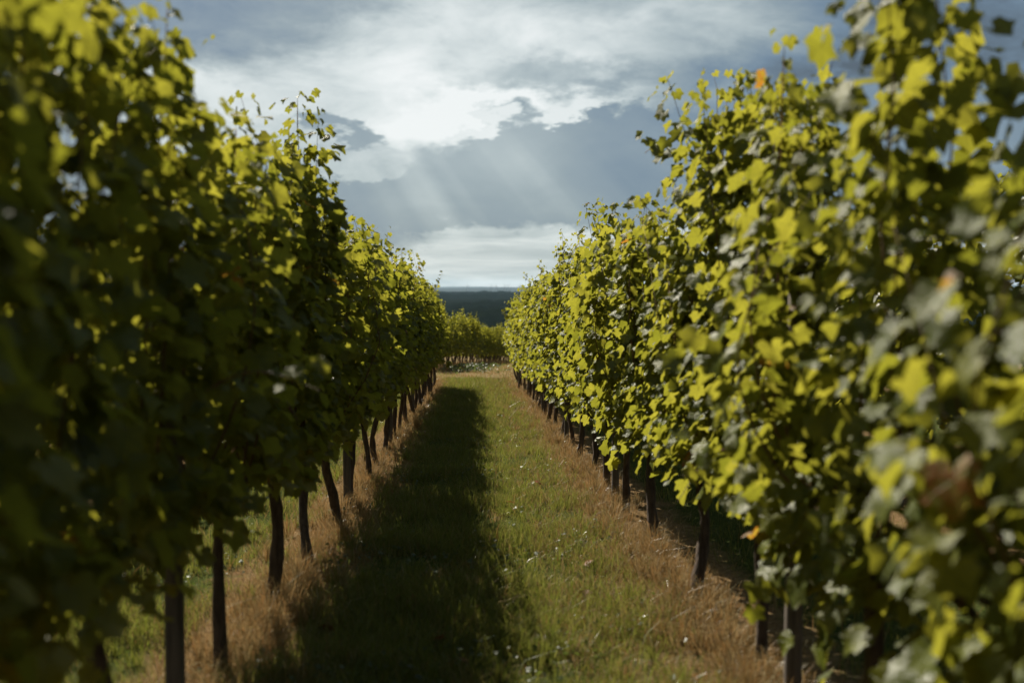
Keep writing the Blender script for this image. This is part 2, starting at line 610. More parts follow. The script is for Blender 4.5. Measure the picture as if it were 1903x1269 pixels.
def leaf_shape(half, seed, inner):
    rs = np.random.default_rng(seed)
    pol = [(0, 1.0)] + half + [(180, .10)] + [(360 - a_, r_) for a_, r_ in reversed(half)]
    fold = rs.uniform(-.4, .75)
    droop = rs.uniform(.0, .6)
    wa, wp = rs.uniform(.08, .24), rs.uniform(0, 6.3)
    asym = rs.uniform(.9, 1.1)

    def warp(x, y):
        r = math.hypot(x, y)
        th = math.atan2(x, y)
        z = fold * abs(x) * .6 - droop * (y * y * .6 + .25 * x * x) + wa * math.sin(3 * th + wp) * r * r
        return (x * (asym if x > 0 else 1 / asym), y, z)
    P2 = []
    for a_, r_ in pol:
        rr = r_ * (1 + rs.normal(0, .045))
        P2.append((rr * math.sin(R(a_)), rr * math.cos(R(a_))))
    V = [warp(0, 0)]
    UV = [(0, 0)]
    T = []
    n = len(P2)
    if inner:
        m_ = n // 2
        for i in range(m_):
            x, y = P2[2 * i]
            V.append(warp(x * .52, y * .52))
            UV.append((x * .52, y * .52))
        for i in range(m_):
            T.append((0, 1 + (i + 1) % m_, 1 + i))
        o_ = 1 + m_
        for x, y in P2:
            V.append(warp(x, y))
            UV.append((x, y))
        for i in range(m_):
            A, B = 1 + i, 1 + (i + 1) % m_
            o0, o1, o2 = o_ + 2 * i, o_ + 2 * i + 1, o_ + (2 * i + 2) % n
            T += [(A, o1, o0), (A, B, o1), (B, o2, o1)]
    else:
        for x, y in P2:
            V.append(warp(x, y))
            UV.append((x, y))
        for i in range(n):
            T.append((0, 1 + (i + 1) % n, 1 + i))
    return np.array(V, float), np.array(T), np.array(UV, float)


LO = [leaf_shape(HALF_LO, 100 + k, False) for k in range(10)]
HI = [leaf_shape(HALF_HI, 200 + k, True) for k in range(12)]
MID_SHAPE = [leaf_shape(HALF_LO[:], 300 + k, False) for k in range(6)]


def hi_mesh(k):
    v, t_, uv = HI[k]
    # petiole ribbon
    n = len(v)
    pv = np.array([[-.02, 0, 0], [.02, 0, 0], [.0, -.75, -.45]])
    v2 = np.concatenate([v, pv])
    t2 = np.concatenate([t_, [[n, n + 1, n + 2]]])
    uv2 = np.concatenate([uv, [[0, 0], [0, 0], [0, 0]]])
    me = fast_mesh('leaf', v2, t2, uv2, mat_idx=[0] * len(t_) + [1])
    me.materials.append(M_leaf)
    me.materials.append(M_petiole)
    return me


HI_ME = [hi_mesh(k) for k in range(len(HI))]
LO_ME = []
for k in range(6):
    v, t_, uv = MID_SHAPE[k]
    me = fast_mesh('leaf', v, t_, uv)
    me.materials.append(M_leaf)
    LO_ME.append(me)


def frames(nrm, tip):
    n = nrm / np.linalg.norm(nrm, axis=1, keepdims=True)
    y = tip - (tip * n).sum(1, keepdims=True) * n
    y /= np.linalg.norm(y, axis=1, keepdims=True) + 1e-9
    x = np.cross(y, n)
    return np.stack([x, y, n], 2)      # columns


def make_leaves(rs, H, length, n_shoots, thick=1.0, low=0.45, low_dens=1.0, extra_top=None, spacing=0.056, over_p=0.25):
    """leaf positions along upright shoots. local coords, origin at the vine foot. returns pos, frame, size, canes"""
    pos, nrm, tip, size = [], [], [], []
    canes = []

    def leaf(p, s, sz, up=0.0):
        a_ = rs.uniform(.25, 1.0)
        nn = np.array([s * a_ + rs.normal(0, .28), rs.normal(-.12, .55), rs.uniform(-.05, .8) + up]) + SUNV * .45
        tt = np.array([s * .45 + rs.normal(0, .35), rs.normal(0, .55), -1.0 + rs.normal(0, .3)])
        pos.append(p)
        nrm.append(nn)
        tip.append(tt)
        size.append(sz)
    for k in range(n_shoots):
        y0 = -length / 2 + length * (k + rs.uniform(.2, .8)) / n_shoots
        x0 = rs.normal(0, .03)
        top = H + rs.normal(-.10, .10)
        if H > 1.8 and rs.random() < over_p:
            top += rs.uniform(.08, .34)
        if extra_top and k in extra_top:
            top = extra_top[k]
        Hk = max(H, top - .06) if extra_top and k in extra_top else H
        dx, dy = rs.normal(0, .10) * thick, rs.normal(0, .12)
        bend = rs.normal(0, .12) * thick
        z = .66
        tipx, tipy = rs.normal(0, .045), rs.normal(0, .06)
        path = [np.array([x0, y0, z])]
        n_ = max(int((top - z) / spacing), 3)
        side = rs.choice([-1, 1])
        for i in range(1, n_ + 1):
            f = i / n_
            pz = z + (top - z) * f
            pxx = x0 + dx * f + bend * math.sin(math.pi * f) + rs.normal(0, .006) + tipx * f ** 4
            pyy = y0 + dy * f + rs.normal(0, .008) + tipy * f ** 4
            p = np.array([pxx, pyy, pz])
            path.append(p)
            side = -side
            taper = 1.0 if f < .85 else 1.0 - (f - .85) * 3.0
            over_ = pz > Hk + .02
            sz = (rs.uniform(.044, .068)) * max(taper, .5) * (0.8 if over_ else 1)
            pet = rs.uniform(.03, .14) * (.3 if over_ else 1) * thick * (1 - .4 * f)
            off = np.array([side * pet, rs.normal(0, .02 if over_ else .05), rs.uniform(-.02, .02 if over_ else .05)])
            leaf(p + off, side, sz)
            if not over_:
                for _ in range(rs.choice([2, 3, 3, 4]) + (1 if .8 < f else 0)):      # laterals fill the sides
                    s2 = rs.choice([-1, 1])
                    off = np.array([s2 * rs.uniform(.04, .235) * thick * (1 - .55 * f), rs.normal(0, .10), rs.normal(0, .05)])
                    leaf(p + off, s2, rs.uniform(.030, .060) * max(taper, .6))
            else:
                for _ in range(2):
                    leaf(p + np.array([rs.normal(0, .035), rs.normal(0, .035), rs.normal(0, .02)]), side, sz * rs.uniform(.5, .9))
        canes.append(np.array(path))
    # skirt below the cordon
    for _ in range(int(70 * low_dens)):
        s2 = rs.choice([-1, 1])
        zz = low + (0.8 - low) * rs.random() ** .55
        p = np.array([s2 * rs.uniform(.02, .22) * thick, rs.uniform(-length / 2, length / 2), zz])
        leaf(p, s2, rs.uniform(.045, .075))
    pos = np.array(pos)
    fr_ = frames(np.array(nrm), np.array(tip))
    return pos, fr_, np.array(size), canes


def joined(name, pos, fr_, size, rs, shapes=LO):
    V, T, U, off = [], [], [], 0
    ks = rs.integers(0, len(shapes), len(pos))
    for k, (v, t_, uv) in enumerate(shapes):
        idx = np.nonzero(ks == k)[0]
        if not len(idx):
            continue
        v3 = np.einsum('nij,vj->nvi', fr_[idx], v) * size[idx][:, None, None] + pos[idx][:, None, :]
        V.append(v3.reshape(-1, 3))
        T.append((t_[None] + (np.arange(len(idx)) * len(v))[:, None, None] + off).reshape(-1, 3))
        U.append(np.tile(uv, (len(idx), 1)))
        off += len(idx) * len(v)
    me = fast_mesh(name, np.concatenate(V), np.concatenate(T), np.concatenate(U))
    return me


def trunk_mesh(seed, length, lean=0.0, r0=.034):
    rs = np.random.default_rng(seed)
    n = 11
    zt = .68
    pts, rad = [], []
    wx, wy = rs.normal(0, .028), rs.normal(0, .04)
    ph = rs.uniform(0, 6.3)
    for i in range(n):
        f = i / (n - 1)
        pts.append((lean * (f - 1) * -.0 + wx * math.sin(f * 5 + ph), (f - 1) * lean * -1 * .0 + lean * f + wy * math.sin(f * 4 + ph), -.06 + (zt + .06) * f))
        rad.append(r0 * (1.35 - .9 * f if f < .15 else 1.2 - .28 * f) * (1 + rs.normal(0, .06)) * (1.25 if i == n - 1 else 1))
    top = np.array(pts[-1])
    parts = [tube(pts, rad, 10, .15, seed)]
    for s in (-1, 1):   # the cordon arms tied along the wire
        ap = [top + np.array([0, s * length * .5 * g, .03 * math.sin(g * 3) + rs.normal(0, .012)]) + np.array([rs.normal(0, .008), 0, 0]) for g in np.linspace(0, 1, 7)]
        parts.append(tube(ap, np.linspace(r0 * .8, r0 * .4, 7), 7, .12, seed + 5))
    v, t_ = join(parts)
    return fast_mesh('trunk', v, t_)


ORD = ['first', 'second', 'third', 'fourth', 'fifth', 'sixth', 'seventh', 'eighth', 'ninth', 'tenth', 'eleventh', 'twelfth',
       'thirteenth', 'fourteenth', 'fifteenth', 'sixteenth', 'seventeenth', 'eighteenth', 'nineteenth', 'twentieth',
       'twenty-first', 'twenty-second', 'twenty-third', 'twenty-fourth', 'twenty-fifth', 'twenty-sixth']


def empty(name, loc, label, cat, group=None):
    o = bpy.data.objects.new(name, None)
    o.empty_display_size = .2
    o.location = loc
    col.objects.link(o)
    o['label'] = label
    o['category'] = cat
    if group:
        o['group'] = group
    return o


def mat_quat(Rm):
    return Matrix(Rm.tolist()).to_quaternion()


def lane_vine(row_x, y, H, label, side, seed, n_obj, hi, length=1.06, extra_top=None, **kw):
    rs = np.random.default_rng(seed)
    root = empty('grapevine', (row_x, y, float(gz(row_x, y)) - .0), label, 'grapevine',
                 'grapevines of the left row' if row_x < 0 else 'grapevines of the right row')
    lean = rs.normal(0, .07)
    link('trunk', trunk_mesh(seed, length, lean, rs.uniform(.019, .027)), M_bark, root)
    pos, fr_, size, canes = make_leaves(rs, H, length, 13 if row_x < 0 else 12, extra_top=extra_top, **kw)
    for cpath in canes:
        step = max(1, len(cpath) // 9)
        cp = cpath[::step] + ([] if (len(cpath) - 1) % step == 0 else [cpath[-1]]) if isinstance(cpath, list) else np.concatenate([cpath[::step], cpath[-1:]])
        v, t_ = tube(cp, np.linspace(.005, .0008, len(cp)), 4, 0, 1, cap=False)
        link('cane', fast_mesh('cane', v, t_), M_cane, root)
    vis = -pos[:, 0] * np.sign(row_x) + size * 1.2 + rs.normal(0, .02, len(pos)) + np.where(pos[:, 2] > H - .1, .08, 0)
    order = np.argsort(-vis)
    top_i, rest = order[:n_obj], order[n_obj:]
    shared = HI_ME if hi else LO_ME
    for i in top_i:
        me = shared[rs.integers(len(shared))]
        o = bpy.data.objects.new('leaf', me)
        o.parent = root
        o.location = pos[i]
        o.rotation_mode = 'QUATERNION'
        o.rotation_quaternion = mat_quat(fr_[i])
        s = float(size[i])
        o.scale = (s, s, s)
        col.objects.link(o)
    if len(rest):
        o = link('foliage', joined('foliage', pos[rest], fr_[rest], size[rest], rs), M_leaf, root)
        o['kind'] = 'stuff'
    return root


def interp(d, tab):
    return float(np.interp(d, [a_[0] for a_ in tab], [a_[1] for a_ in tab]))


LT = [(0.4, 2.15), (1.5, 2.15), (2.5, 2.10), (3.6, 1.95), (4.6, 1.93), (5.4, 2.0), (7.4, 1.96), (9.5, 1.93), (12, 2.0), (16, 2.04), (22, 2.02), (26, 1.98)]
RT = [(0.4, 1.5), (1.0, 1.5), (1.6, 1.58), (2.6, 1.90), (3.6, 2.12), (4.7, 2.00), (5.7, 1.98), (8, 2.0), (12, 2.02), (18, 2.04), (25, 1.96)]
left_y = [-.55, .5, 1.5, 2.52, 3.58, 4.58, 5.42, 6.42, 7.42, 8.42, 9.5, 10.5, 11.5, 12.5, 13.5, 14.5, 15.5, 16.5, 17.5, 18.5, 19.5, 20.5, 21.5, 22.5]
right_y = [-.5, .5, 1.55, 2.6, 3.63, 4.65, 5.85, 6.95, 8.0, 9.0, 10.0, 11.0, 12.0, 13.0, 14.0, 15.0, 16.0, 17.0, 18.0, 19.0, 20.0, 21.0, 22.0, 23.0, 24.0, 25.0]


def n_objs(y):
    if y < 1.0:
        return 0
    if y < 9.6:
        return 300
    if y < 13:
        return 160
    if y < 18:
        return 80
    return 40


vines = {}
for i, y in enumerate(left_y):
    ext = {5: {5: 2.30}, 6: {3: 2.52, 4: 2.4}, 17: {5: 2.62}}.get(i)
    lab = f'dark grapevine in the shaded left row, {ORD[i]} from the camera'
    vines[('L', i)] = lane_vine(L_X, y, interp(y, LT), lab, 1, 1000 + i, n_objs(y), y < 11, extra_top=ext,
                                low=.60 if y < 4 else .52, low_dens=.4 if y < 4 else .55, thick=.80)
for i, y in enumerate(right_y):
    ext = {3: {1: 2.3, 2: 2.65, 3: 2.9, 4: 2.7}, 4: {q: 2.2 + .03 * (q % 3) for q in range(3, 11)}, 5: {q: 2.40 - .05 * (q % 3) for q in range(0, 5)}, 9: {4: 2.4}}.get(i)
    near = y < 3.4
    lab = f'sunlit grapevine in the right row, {ORD[i]} from the camera'
    vines[('R', i)] = lane_vine(R_X, y, interp(y, RT), lab, -1, 2000 + i, n_objs(y), y < 11, extra_top=ext,
                                low=.22 if y < 2 else .32 if near else .5 if y < 6.5 else .40, low_dens=1.9 if y < 2 else 1.5 if near else .8, thick=1.0 if near else .80, over_p=0.0 if i in (3, 4, 5, 6) else .25)


def sprig(key, start, end, n, size, seed, droop=.05):
    """a side shoot that reaches out of the hedge; joined to its vine as leaf parts"""
    rs = np.random.default_rng(seed)
    root = vines[key]
    base = np.array(root.location)
    s, e = np.array(start, float) - base, np.array(end, float) - base
    path = [s + (e - s) * f + np.array([0, 0, -droop * f * f + .03 * math.sin(f * 4)]) for f in np.linspace(0, 1, 8)]
    v, t_ = tube(path, np.linspace(.004, .0015, 8), 4, 0, 1, cap=False)
    link('cane', fast_mesh('cane', v, t_), M_petiole, root)
    for i in range(n):
        f = (i + .6) / n
        p = s + (e - s) * f + rs.normal(0, .03, 3)
        nn = np.array([[rs.normal(0, .5), -.35 + rs.normal(0, .4), rs.uniform(.2, .9)]])
        tt = np.array([[rs.normal(0, .6), rs.normal(0, .4), -1.0]])
        o = bpy.data.objects.new('leaf', HI_ME[rs.integers(len(HI_ME))])
        o.parent = root
        o.location = p
        o.rotation_mode = 'QUATERNION'
        o.rotation_quaternion = mat_quat(frames(nn, tt)[0])
        sz = size * rs.uniform(.7, 1.1) * (1 - .35 * f)
        o.scale = (sz, sz, sz)
        col.objects.link(o)


sprig(('L', 3), (-.72, 2.7, 1.02), (-.40, 2.62, 1.10), 8, .06, 1)
sprig(('L', 4), (-.75, 3.5, .95), (-.58, 3.3, .93), 6, .06, 2)
sprig(('L', 3), (-.86, 2.45, .75), (-.88, 2.2, .42), 9, .06, 3)
sprig(('L', 23), (-.75, 22.3, -.35), (-.50, 22.2, -.42), 12, .085, 4)
sprig(('L', 21), (-.8, 20.5, 1.2), (-.62, 20.3, 1.62), 10, .06, 9)
sprig(('R', 3), (.95, 2.95, .50), (.84, 2.98, .30), 4, .07, 5)
sprig(('R', 4), (.92, 3.5, .72), (.72, 3.45, .62), 7, .065, 6)
sprig(('R', 5), (.92, 4.6, 1.9), (.78, 4.55, 1.98), 6, .06, 7)
sprig(('R', 2), (.92, 1.8, .95), (.80, 1.75, .98), 7, .07, 8)
sprig(('R', 25), (.86, 24.6, .55), (.7, 24.5, .75), 10, .08, 10)


# ------------------------------------------------------------------ cheaper vines for the neighbouring rows and the far block
def vine_type(seed, H, n_sh, sz_mul, spacing):
    rs = np.random.default_rng(seed)
    pos, fr_, size, canes = make_leaves(rs, H, 1.1, n_sh, spacing=spacing)
    kp = pos[:, 2] > .5
    fol = joined('foliage', pos[kp], fr_[kp], size[kp] * sz_mul, rs)
    fol.materials.append(M_leaf_far)
    tr_ = trunk_mesh(seed, 1.0, rs.normal(0, .05))
    tr_.materials.append(M_bark)
    return tr_, fol


side_types = [vine_type(5000 + k, 2.1, 9, 1.15, .08) for k in range(5)]
far_types = [vine_type(6000 + k, 1.9, 14, 1.05, .062) for k in range(5)]
k = 0


def side_vine(x, y, types, label, group, rot=0.0, zs=1.0):
    global k
    k += 1
    root = empty('grapevine', (x, y, float(gz(x, y))), label, 'grapevine', group)
    root.rotation_euler = (0, 0, rot + (math.pi if k % 2 else 0))
    root.scale = (1, 1, zs)
    tr_, fol = types[(k * 7 + k // 5) % len(types)]
    link('trunk', tr_, None, root)
    f = link('foliage', fol, None, root)
    f['kind'] = 'stuff'


for x, y0, y1, lab, grp in ((L_X - 2, 2, 25, 'grapevine in the row behind the left one, seen under its leaves', 'grapevines of the row behind the left row'),
                            (R_X + 2, 1, 26, 'grapevine in the row behind the right one, seen through gaps', 'grapevines of the row behind the right row')):
    y = y0
    while y < y1:
        side_vine(x + random.gauss(0, .03), y, side_types, lab, grp, zs=random.uniform(.95, 1.03))
        y += 1.03

fd = Vector((3.6, 27, 0)).normalized()
frot = -math.atan2(fd.x, fd.y)
FAR_L = 'grapevine in the end-on row across the dry headland'
for rr, (ox, s0, s1) in enumerate(((0, -2.0, 42), (-2.0, -2, 40))):
    s = s0
    while s < s1:
        x, y = -1.15 + ox + fd.x * s, 35 + fd.y * s
        side_vine(x, y, far_types, FAR_L if rr == 0 else 'grapevine in the rows behind the far headland row',
                  'grapevines of the far block front row' if rr == 0 else 'grapevines of the far block back rows', frot, random.uniform(.86, 1.08))
        s += random.uniform(.8, 1.1)


# ------------------------------------------------------------------ posts
def post_mesh(seed, w_=.05, h=1.6):
    rs = np.random.default_rng(seed)
    n = 7
    V = []
    c = .18 * w_
    ring = [(-w_ / 2 + c, -w_ / 2), (w_ / 2 - c, -w_ / 2), (w_ / 2, -w_ / 2 + c), (w_ / 2, w_ / 2 - c), (w_ / 2 - c, w_ / 2), (-w_ / 2 + c, w_ / 2), (-w_ / 2, w_ / 2 - c), (-w_ / 2, -w_ / 2 + c)]
    for i in range(n):
        f = i / (n - 1)
        j = rs.normal(0, .0012, 2)
        for x, y in ring:
            V.append((x + j[0], y + j[1], -.1 + (h + .1) * f))
    T = []
    for i in range(n - 1):
        for q in range(8):
            a0, a1 = i * 8 + q, i * 8 + (q + 1) % 8
            T += [(a0, a1, a1 + 8), (a0, a1 + 8, a0 + 8)]
    V.append((0, 0, h + .012))
    for q in range(8):
        T.append((n * 8, (n - 1) * 8 + q, (n - 1) * 8 + (q + 1) % 8))
    return fast_mesh('trellis_post', np.array(V), np.array(T), smooth=False)


def staple(parent, z, w_=.06):
    v, t_ = tube([(-w_ / 2 - .006, 0, z + .012), (-w_ / 2 - .014, 0, z), (-w_ / 2 - .006, 0, z - .012)], [.002] * 3, 5)
    link('staple', fast_mesh('staple', v, t_), M_wire, parent)


for side, X0, ylist in (('left', L_X, [3.04, 7.2, 10.9, 15.0, 19.0, 23.1]), ('right', R_X, [3.28, 7.5, 11.5, 15.5, 19.5, 23.6])):
    for i, y in enumerate(ylist):
        root = empty('trellis_post', (X0, y, float(gz(X0, y))),
                     f'dark wooden trellis post standing in the {side} row, {ORD[i]} from the camera', 'post', f'trellis posts of the {side} row')
        pm = post_mesh(50 + i, .052)
        link('post_shaft', pm, M_post, root)
        if y < 12:
            for z in (.66, 1.1, 1.5):
                staple(root, z, .052)
# trellis wires, one thing each
for side, X0, y1 in (('left', L_X, 23.1), ('right', R_X, 23.6)):
    for z, nm in ((.66, 'lowest'), (1.1, 'middle'), (1.5, 'upper')):
        yy = np.linspace(-1, y1, 24)
        pts = [(X0 - .033, y, float(gz0(y)) + .01 + z) for y in yy]
        v, t_ = tube(pts, [.0013] * len(pts), 4)
        o = link('trellis_wire', fast_mesh('trellis_wire', v, t_), M_wire)
        o['label'] = f'{nm} steel wire strung between the posts of the {side} row'
        o['category'] = 'wire'
        o['group'] = 'trellis wires'


# ------------------------------------------------------------------ grass
def blades(name, mat, px, py, h, wd, lean, two_seg, rs, flat=0.0):
    n = len(px)
    pz = gz(px, py)
    a = rs.uniform(0, 2 * math.pi, n)
    fa = rs.uniform(0, 2 * math.pi, n)
    wx, wy = np.cos(fa) * wd / 2, np.sin(fa) * wd / 2
    lx, ly = np.cos(a) * lean, np.sin(a) * lean
    base = np.stack([px, py, pz - .004], 1)
    W = np.stack([wx, wy, np.zeros(n)], 1)
    tip = base + np.stack([lx * h, ly * h, h], 1)
    i1 = np.nonzero(two_seg)[0]
    i2 = np.nonzero(~two_seg)[0]
    mid = base + np.stack([lx * h * .3, ly * h * .3, h * .6], 1)
    V, T, off = [], [], 0
    if len(i1):
        v = np.stack([base[i1] - W[i1], base[i1] + W[i1], mid[i1] - W[i1] * .75, mid[i1] + W[i1] * .75, tip[i1]], 1)
        q = np.arange(len(i1))[:, None, None] * 5
        T.append((np.array([[0, 1, 3], [0, 3, 2], [2, 3, 4]])[None] + q).reshape(-1, 3))
        V.append(v.reshape(-1, 3))
        off += len(i1) * 5
    if len(i2):
        v = np.stack([base[i2] - W[i2], base[i2] + W[i2], tip[i2]], 1)
        q = np.arange(len(i2))[:, None, None] * 3 + off
        T.append((np.array([[0, 1, 2]])[None] + q).reshape(-1, 3))
        V.append(v.reshape(-1, 3))
    return np.concatenate(V), np.concatenate(T)


def depth_samples(n, y0, y1, power, rs):
    """more blades near the camera: pdf ~ y^-power"""
    u = rs.random(n)
    k_ = 1 - power
    return (y0 ** k_ + u * (y1 ** k_ - y0 ** k_)) ** (1 / k_)


def field(x, y, s, seed):
    """cheap smooth pseudo noise, -1..1"""
    r_ = np.random.default_rng(seed)
    out_ = 0
    for i in range(6):
        a_ = r_.uniform(0, 6.3)
        f = s * (1.6 ** i) * .6
        out_ = out_ + np.sin((x * math.cos(a_) + y * math.sin(a_)) * f + r_.uniform(0, 6.3)) / (1.3 ** i)
    return out_ / 2.6


rs = np.random.default_rng(21)
GV, GT, goff = [], [], 0
SV, ST, soff = [], [], 0


def add(kind, V, T):
    global goff, soff
    if kind == 'g':
        GV.append(V)
        GT.append(T + goff)
        goff += len(V)
    else:
        SV.append(V)
        ST.append(T + soff)
        soff += len(V)


def turf(n, x0, x1, y0, y1, power, hm=1.0, sparse=.0):
    y = depth_samples(n, y0, y1, power, rs)
    x = rs.uniform(x0, x1, n)
    f1 = field(x, y, 2.2, 1)
    f2 = field(x, y, 7.0, 2)
    keep = rs.random(n) < np.clip(.7 + .7 * f2 - .35 * (f1 > .4), .08, 1)
    x, y, f1, f2 = x[keep], y[keep], f1[keep], f2[keep]
    n = len(x)
    # dryness: straw towards the rows, and in patches
    mid = (x0 + x1) / 2
    edge = np.clip((np.abs(x - mid) / ((x1 - x0) / 2) - .72) * 2.4, 0, 1)
    isdry = rs.random(n) < np.clip(.18 + .35 * (f1 > .35) + .65 * edge + .25 * (x > .35) * (x < 1.2), 0, .85)
    farw = np.clip(y / 7.0, 1, 4)
    h = np.clip(rs.gamma(6, .0105, n) * (1 + .5 * f2) * hm, .012, .19)
    h = np.where(rs.random(n) < .02, h * 1.8, h)
    wd = rs.uniform(.0022, .0048, n) * farw
    lean = np.abs(rs.normal(0, .55, n)) + .1
    two = y < 9
    for kd, msk in (('g', ~isdry), ('s', isdry)):
        if msk.any():
            add(kd, *blades('', None, x[msk], y[msk], h[msk] * (1 if kd == 'g' else .9), wd[msk] * (1 if kd == 'g' else .8), lean[msk] * (1 if kd == 'g' else 1.4), two[msk], rs))


turf(150000, -.75, .95, 2.2, 12, 1.6)
turf(70000, -.75, .95, 12, 27, 1.3)
turf(55000, -2.75, -1.15, 2.5, 14, 1.5, hm=1.15)
turf(12000, -2.75, -1.15, 14, 27, 1.2)
turf(16000, 1.35, 2.9, 2.5, 22, 1.3)
turf(9000, 3.3, 6.0, 3, 22, 1.3)
turf(9000, -4.8, -3.1, 3, 22, 1.3)


def dry_strip(n, xc, sd, y0, y1, power, hm=1.0):
    y = depth_samples(n, y0, y1, power, rs)
    x = xc + rs.normal(0, sd, n)
    f = field(x * .7, y, 3.3, 5)
    keep = rs.random(n) < np.clip(.5 + .9 * f, .12, 1)
    x, y = x[keep], y[keep]
    n = len(x)
    farw = np.clip(y / 6.5, 1, 4)
    h = np.clip(rs.gamma(2.6, .024, n) * hm * (1 + .5 * field(x, y, 9.0, 6)) * (1 - .25 * np.abs(x - xc) / sd * .5), .02, .32)
    add('s', *blades('', None, x, y, h, rs.uniform(.0016, .0034, n) * farw, np.abs(rs.normal(0, .8, n)) + .1, y < 11, rs))


for xc in (L_X + .02, R_X - .06):
    dry_strip(38000, xc, .09, 2.4, 25.5, 1.35)
dry_strip(9000, L_X - 2, .2, 4, 25, 1.2)
dry_strip(6000, R_X + 2, .2, 4, 25, 1.2)
# a looser, lower fringe of straw between turf and row
dry_strip(12000, .78, .10, 2.6, 25.5, 1.4, .5)
dry_strip(7000, -.72, .08, 2.6, 25.5, 1.4, .55)
# headland beyond the rows
n = 26000
y = depth_samples(n, 24.5, 62, 1.4, rs)
x = rs.uniform(-3.2, 5.0, n)
ff = field(x, y * .4, 1.8, 9)
gr = rs.random(n) < np.clip(.22 + .5 * (ff > .35) + .5 * (y < 26.5), 0, .85)
h = rs.gamma(5, .014, n)
for kd, msk in (('g', gr), ('s', ~gr)):
    add(kd, *blades('', None, x[msk], y[msk], h[msk], rs.uniform(.008, .018, msk.sum()), np.abs(rs.normal(0, .5, msk.sum())), np.zeros(msk.sum(), bool), rs))
# tall dry grass at the foot of the far block
n = 14000
s = rs.uniform(-3, 42, n)
x = -1.15 + fd.x * s + rs.normal(.25, .35, n)
y = 35 + fd.y * s
add('s', *blades('', None, x, y, rs.gamma(5, .03, n), rs.uniform(.012, .024, n), np.abs(rs.normal(0, .4, n)), np.zeros(n, bool), rs))
# long pale straws lying in the grass at the right
n = 5000
y = depth_samples(n, 3.0, 9, 1.8, rs)
x = np.where(rs.random(n) < .7, rs.normal(.75, .3, n), rs.normal(-.75, .2, n))
add('s', *blades('', None, x, y, rs.uniform(.012, .045, n), rs.uniform(.002, .0042, n), rs.uniform(1.5, 5.0, n), np.ones(n, bool), rs))



def tussocks(kind, cx, cy, nb, hh, rr, rs, wd=.0032):
    m_ = len(cx) * nb
    cxr, cyr = np.repeat(cx, nb), np.repeat(cy, nb)
    hr, r2_ = np.repeat(hh, nb) * rs.uniform(.45, 1.1, m_), np.repeat(rr, nb)
    an = rs.uniform(0, 2 * math.pi, m_)
    rad = np.abs(rs.normal(0, 1, m_)) * r2_
    x, y = cxr + np.cos(an) * rad, cyr + np.sin(an) * rad
    far_ = np.clip(y / 7, 1, 3)
    pz = gz(x, y)
    lean = np.clip(rad / r2_, 0, 2) * .55 + np.abs(rs.normal(0, .2, m_))
    lx, ly = np.cos(an) * lean * hr, np.sin(an) * lean * hr
    fa = rs.uniform(0, 6.3, m_)
    W = np.stack([np.cos(fa) * wd * far_ / 2, np.sin(fa) * wd * far_ / 2, np.zeros(m_)], 1)
    b = np.stack([x, y, pz - .004], 1)
    md = b + np.stack([lx * .35, ly * .35, hr * .72], 1)
    tp = b + np.stack([lx * 1.25, ly * 1.25, hr * .95], 1)
    v = np.stack([b - W, b + W, md - W * .7, md + W * .7, tp], 1).reshape(-1, 3)
    q = np.arange(m_)[:, None, None] * 5
    t_ = (np.array([[0, 1, 3], [0, 3, 2], [2, 3, 4]])[None] + q).reshape(-1, 3)
    add(kind, v, t_)


def tuss_set(kind, n, xf, y0, y1, pw, nb, h0, h1, r0, r1):
    cy_ = depth_samples(n, y0, y1, pw, rs)
    tussocks(kind, xf(n), cy_, nb, rs.uniform(h0, h1, n), rs.uniform(r0, r1, n), rs)


tuss_set('s', 170, lambda n: R_X - .06 + rs.normal(0, .09, n), 2.8, 20, 1.5, 70, .07, .17, .02, .05)
tuss_set('s', 170, lambda n: L_X + .03 + rs.normal(0, .12, n), 2.8, 20, 1.5, 70, .08, .20, .02, .05)
tuss_set('s', 70, lambda n: rs.uniform(-.5, .8, n), 3, 14, 1.5, 40, .04, .09, .02, .05)
tuss_set('g', 330, lambda n: rs.uniform(-.75, .8, n), 3, 18, 1.5, 42, .05, .12, .015, .04)
tuss_set('g', 120, lambda n: rs.normal(L_X - .6, .3, n), 3, 14, 1.5, 42, .07, .17, .015, .04)
tuss_set('g', 40, lambda n: rs.normal(L_X + .22, .08, n), 3, 14, 1.5, 42, .08, .2, .015, .04)

g_ob = link('green_grass', fast_mesh('green_grass', np.concatenate(GV), np.concatenate(GT)), M_grass)
g_ob['kind'] = 'stuff'
g_ob['label'] = 'short green grass of the lane between the vine rows'
g_ob['category'] = 'grass'
s_ob = link('dry_grass', fast_mesh('dry_grass', np.concatenate(SV), np.concatenate(ST)), M_straw)
s_ob['kind'] = 'stuff'
s_ob['label'] = 'orange brown dry grass along the feet of the vines'
s_ob['category'] = 'grass'

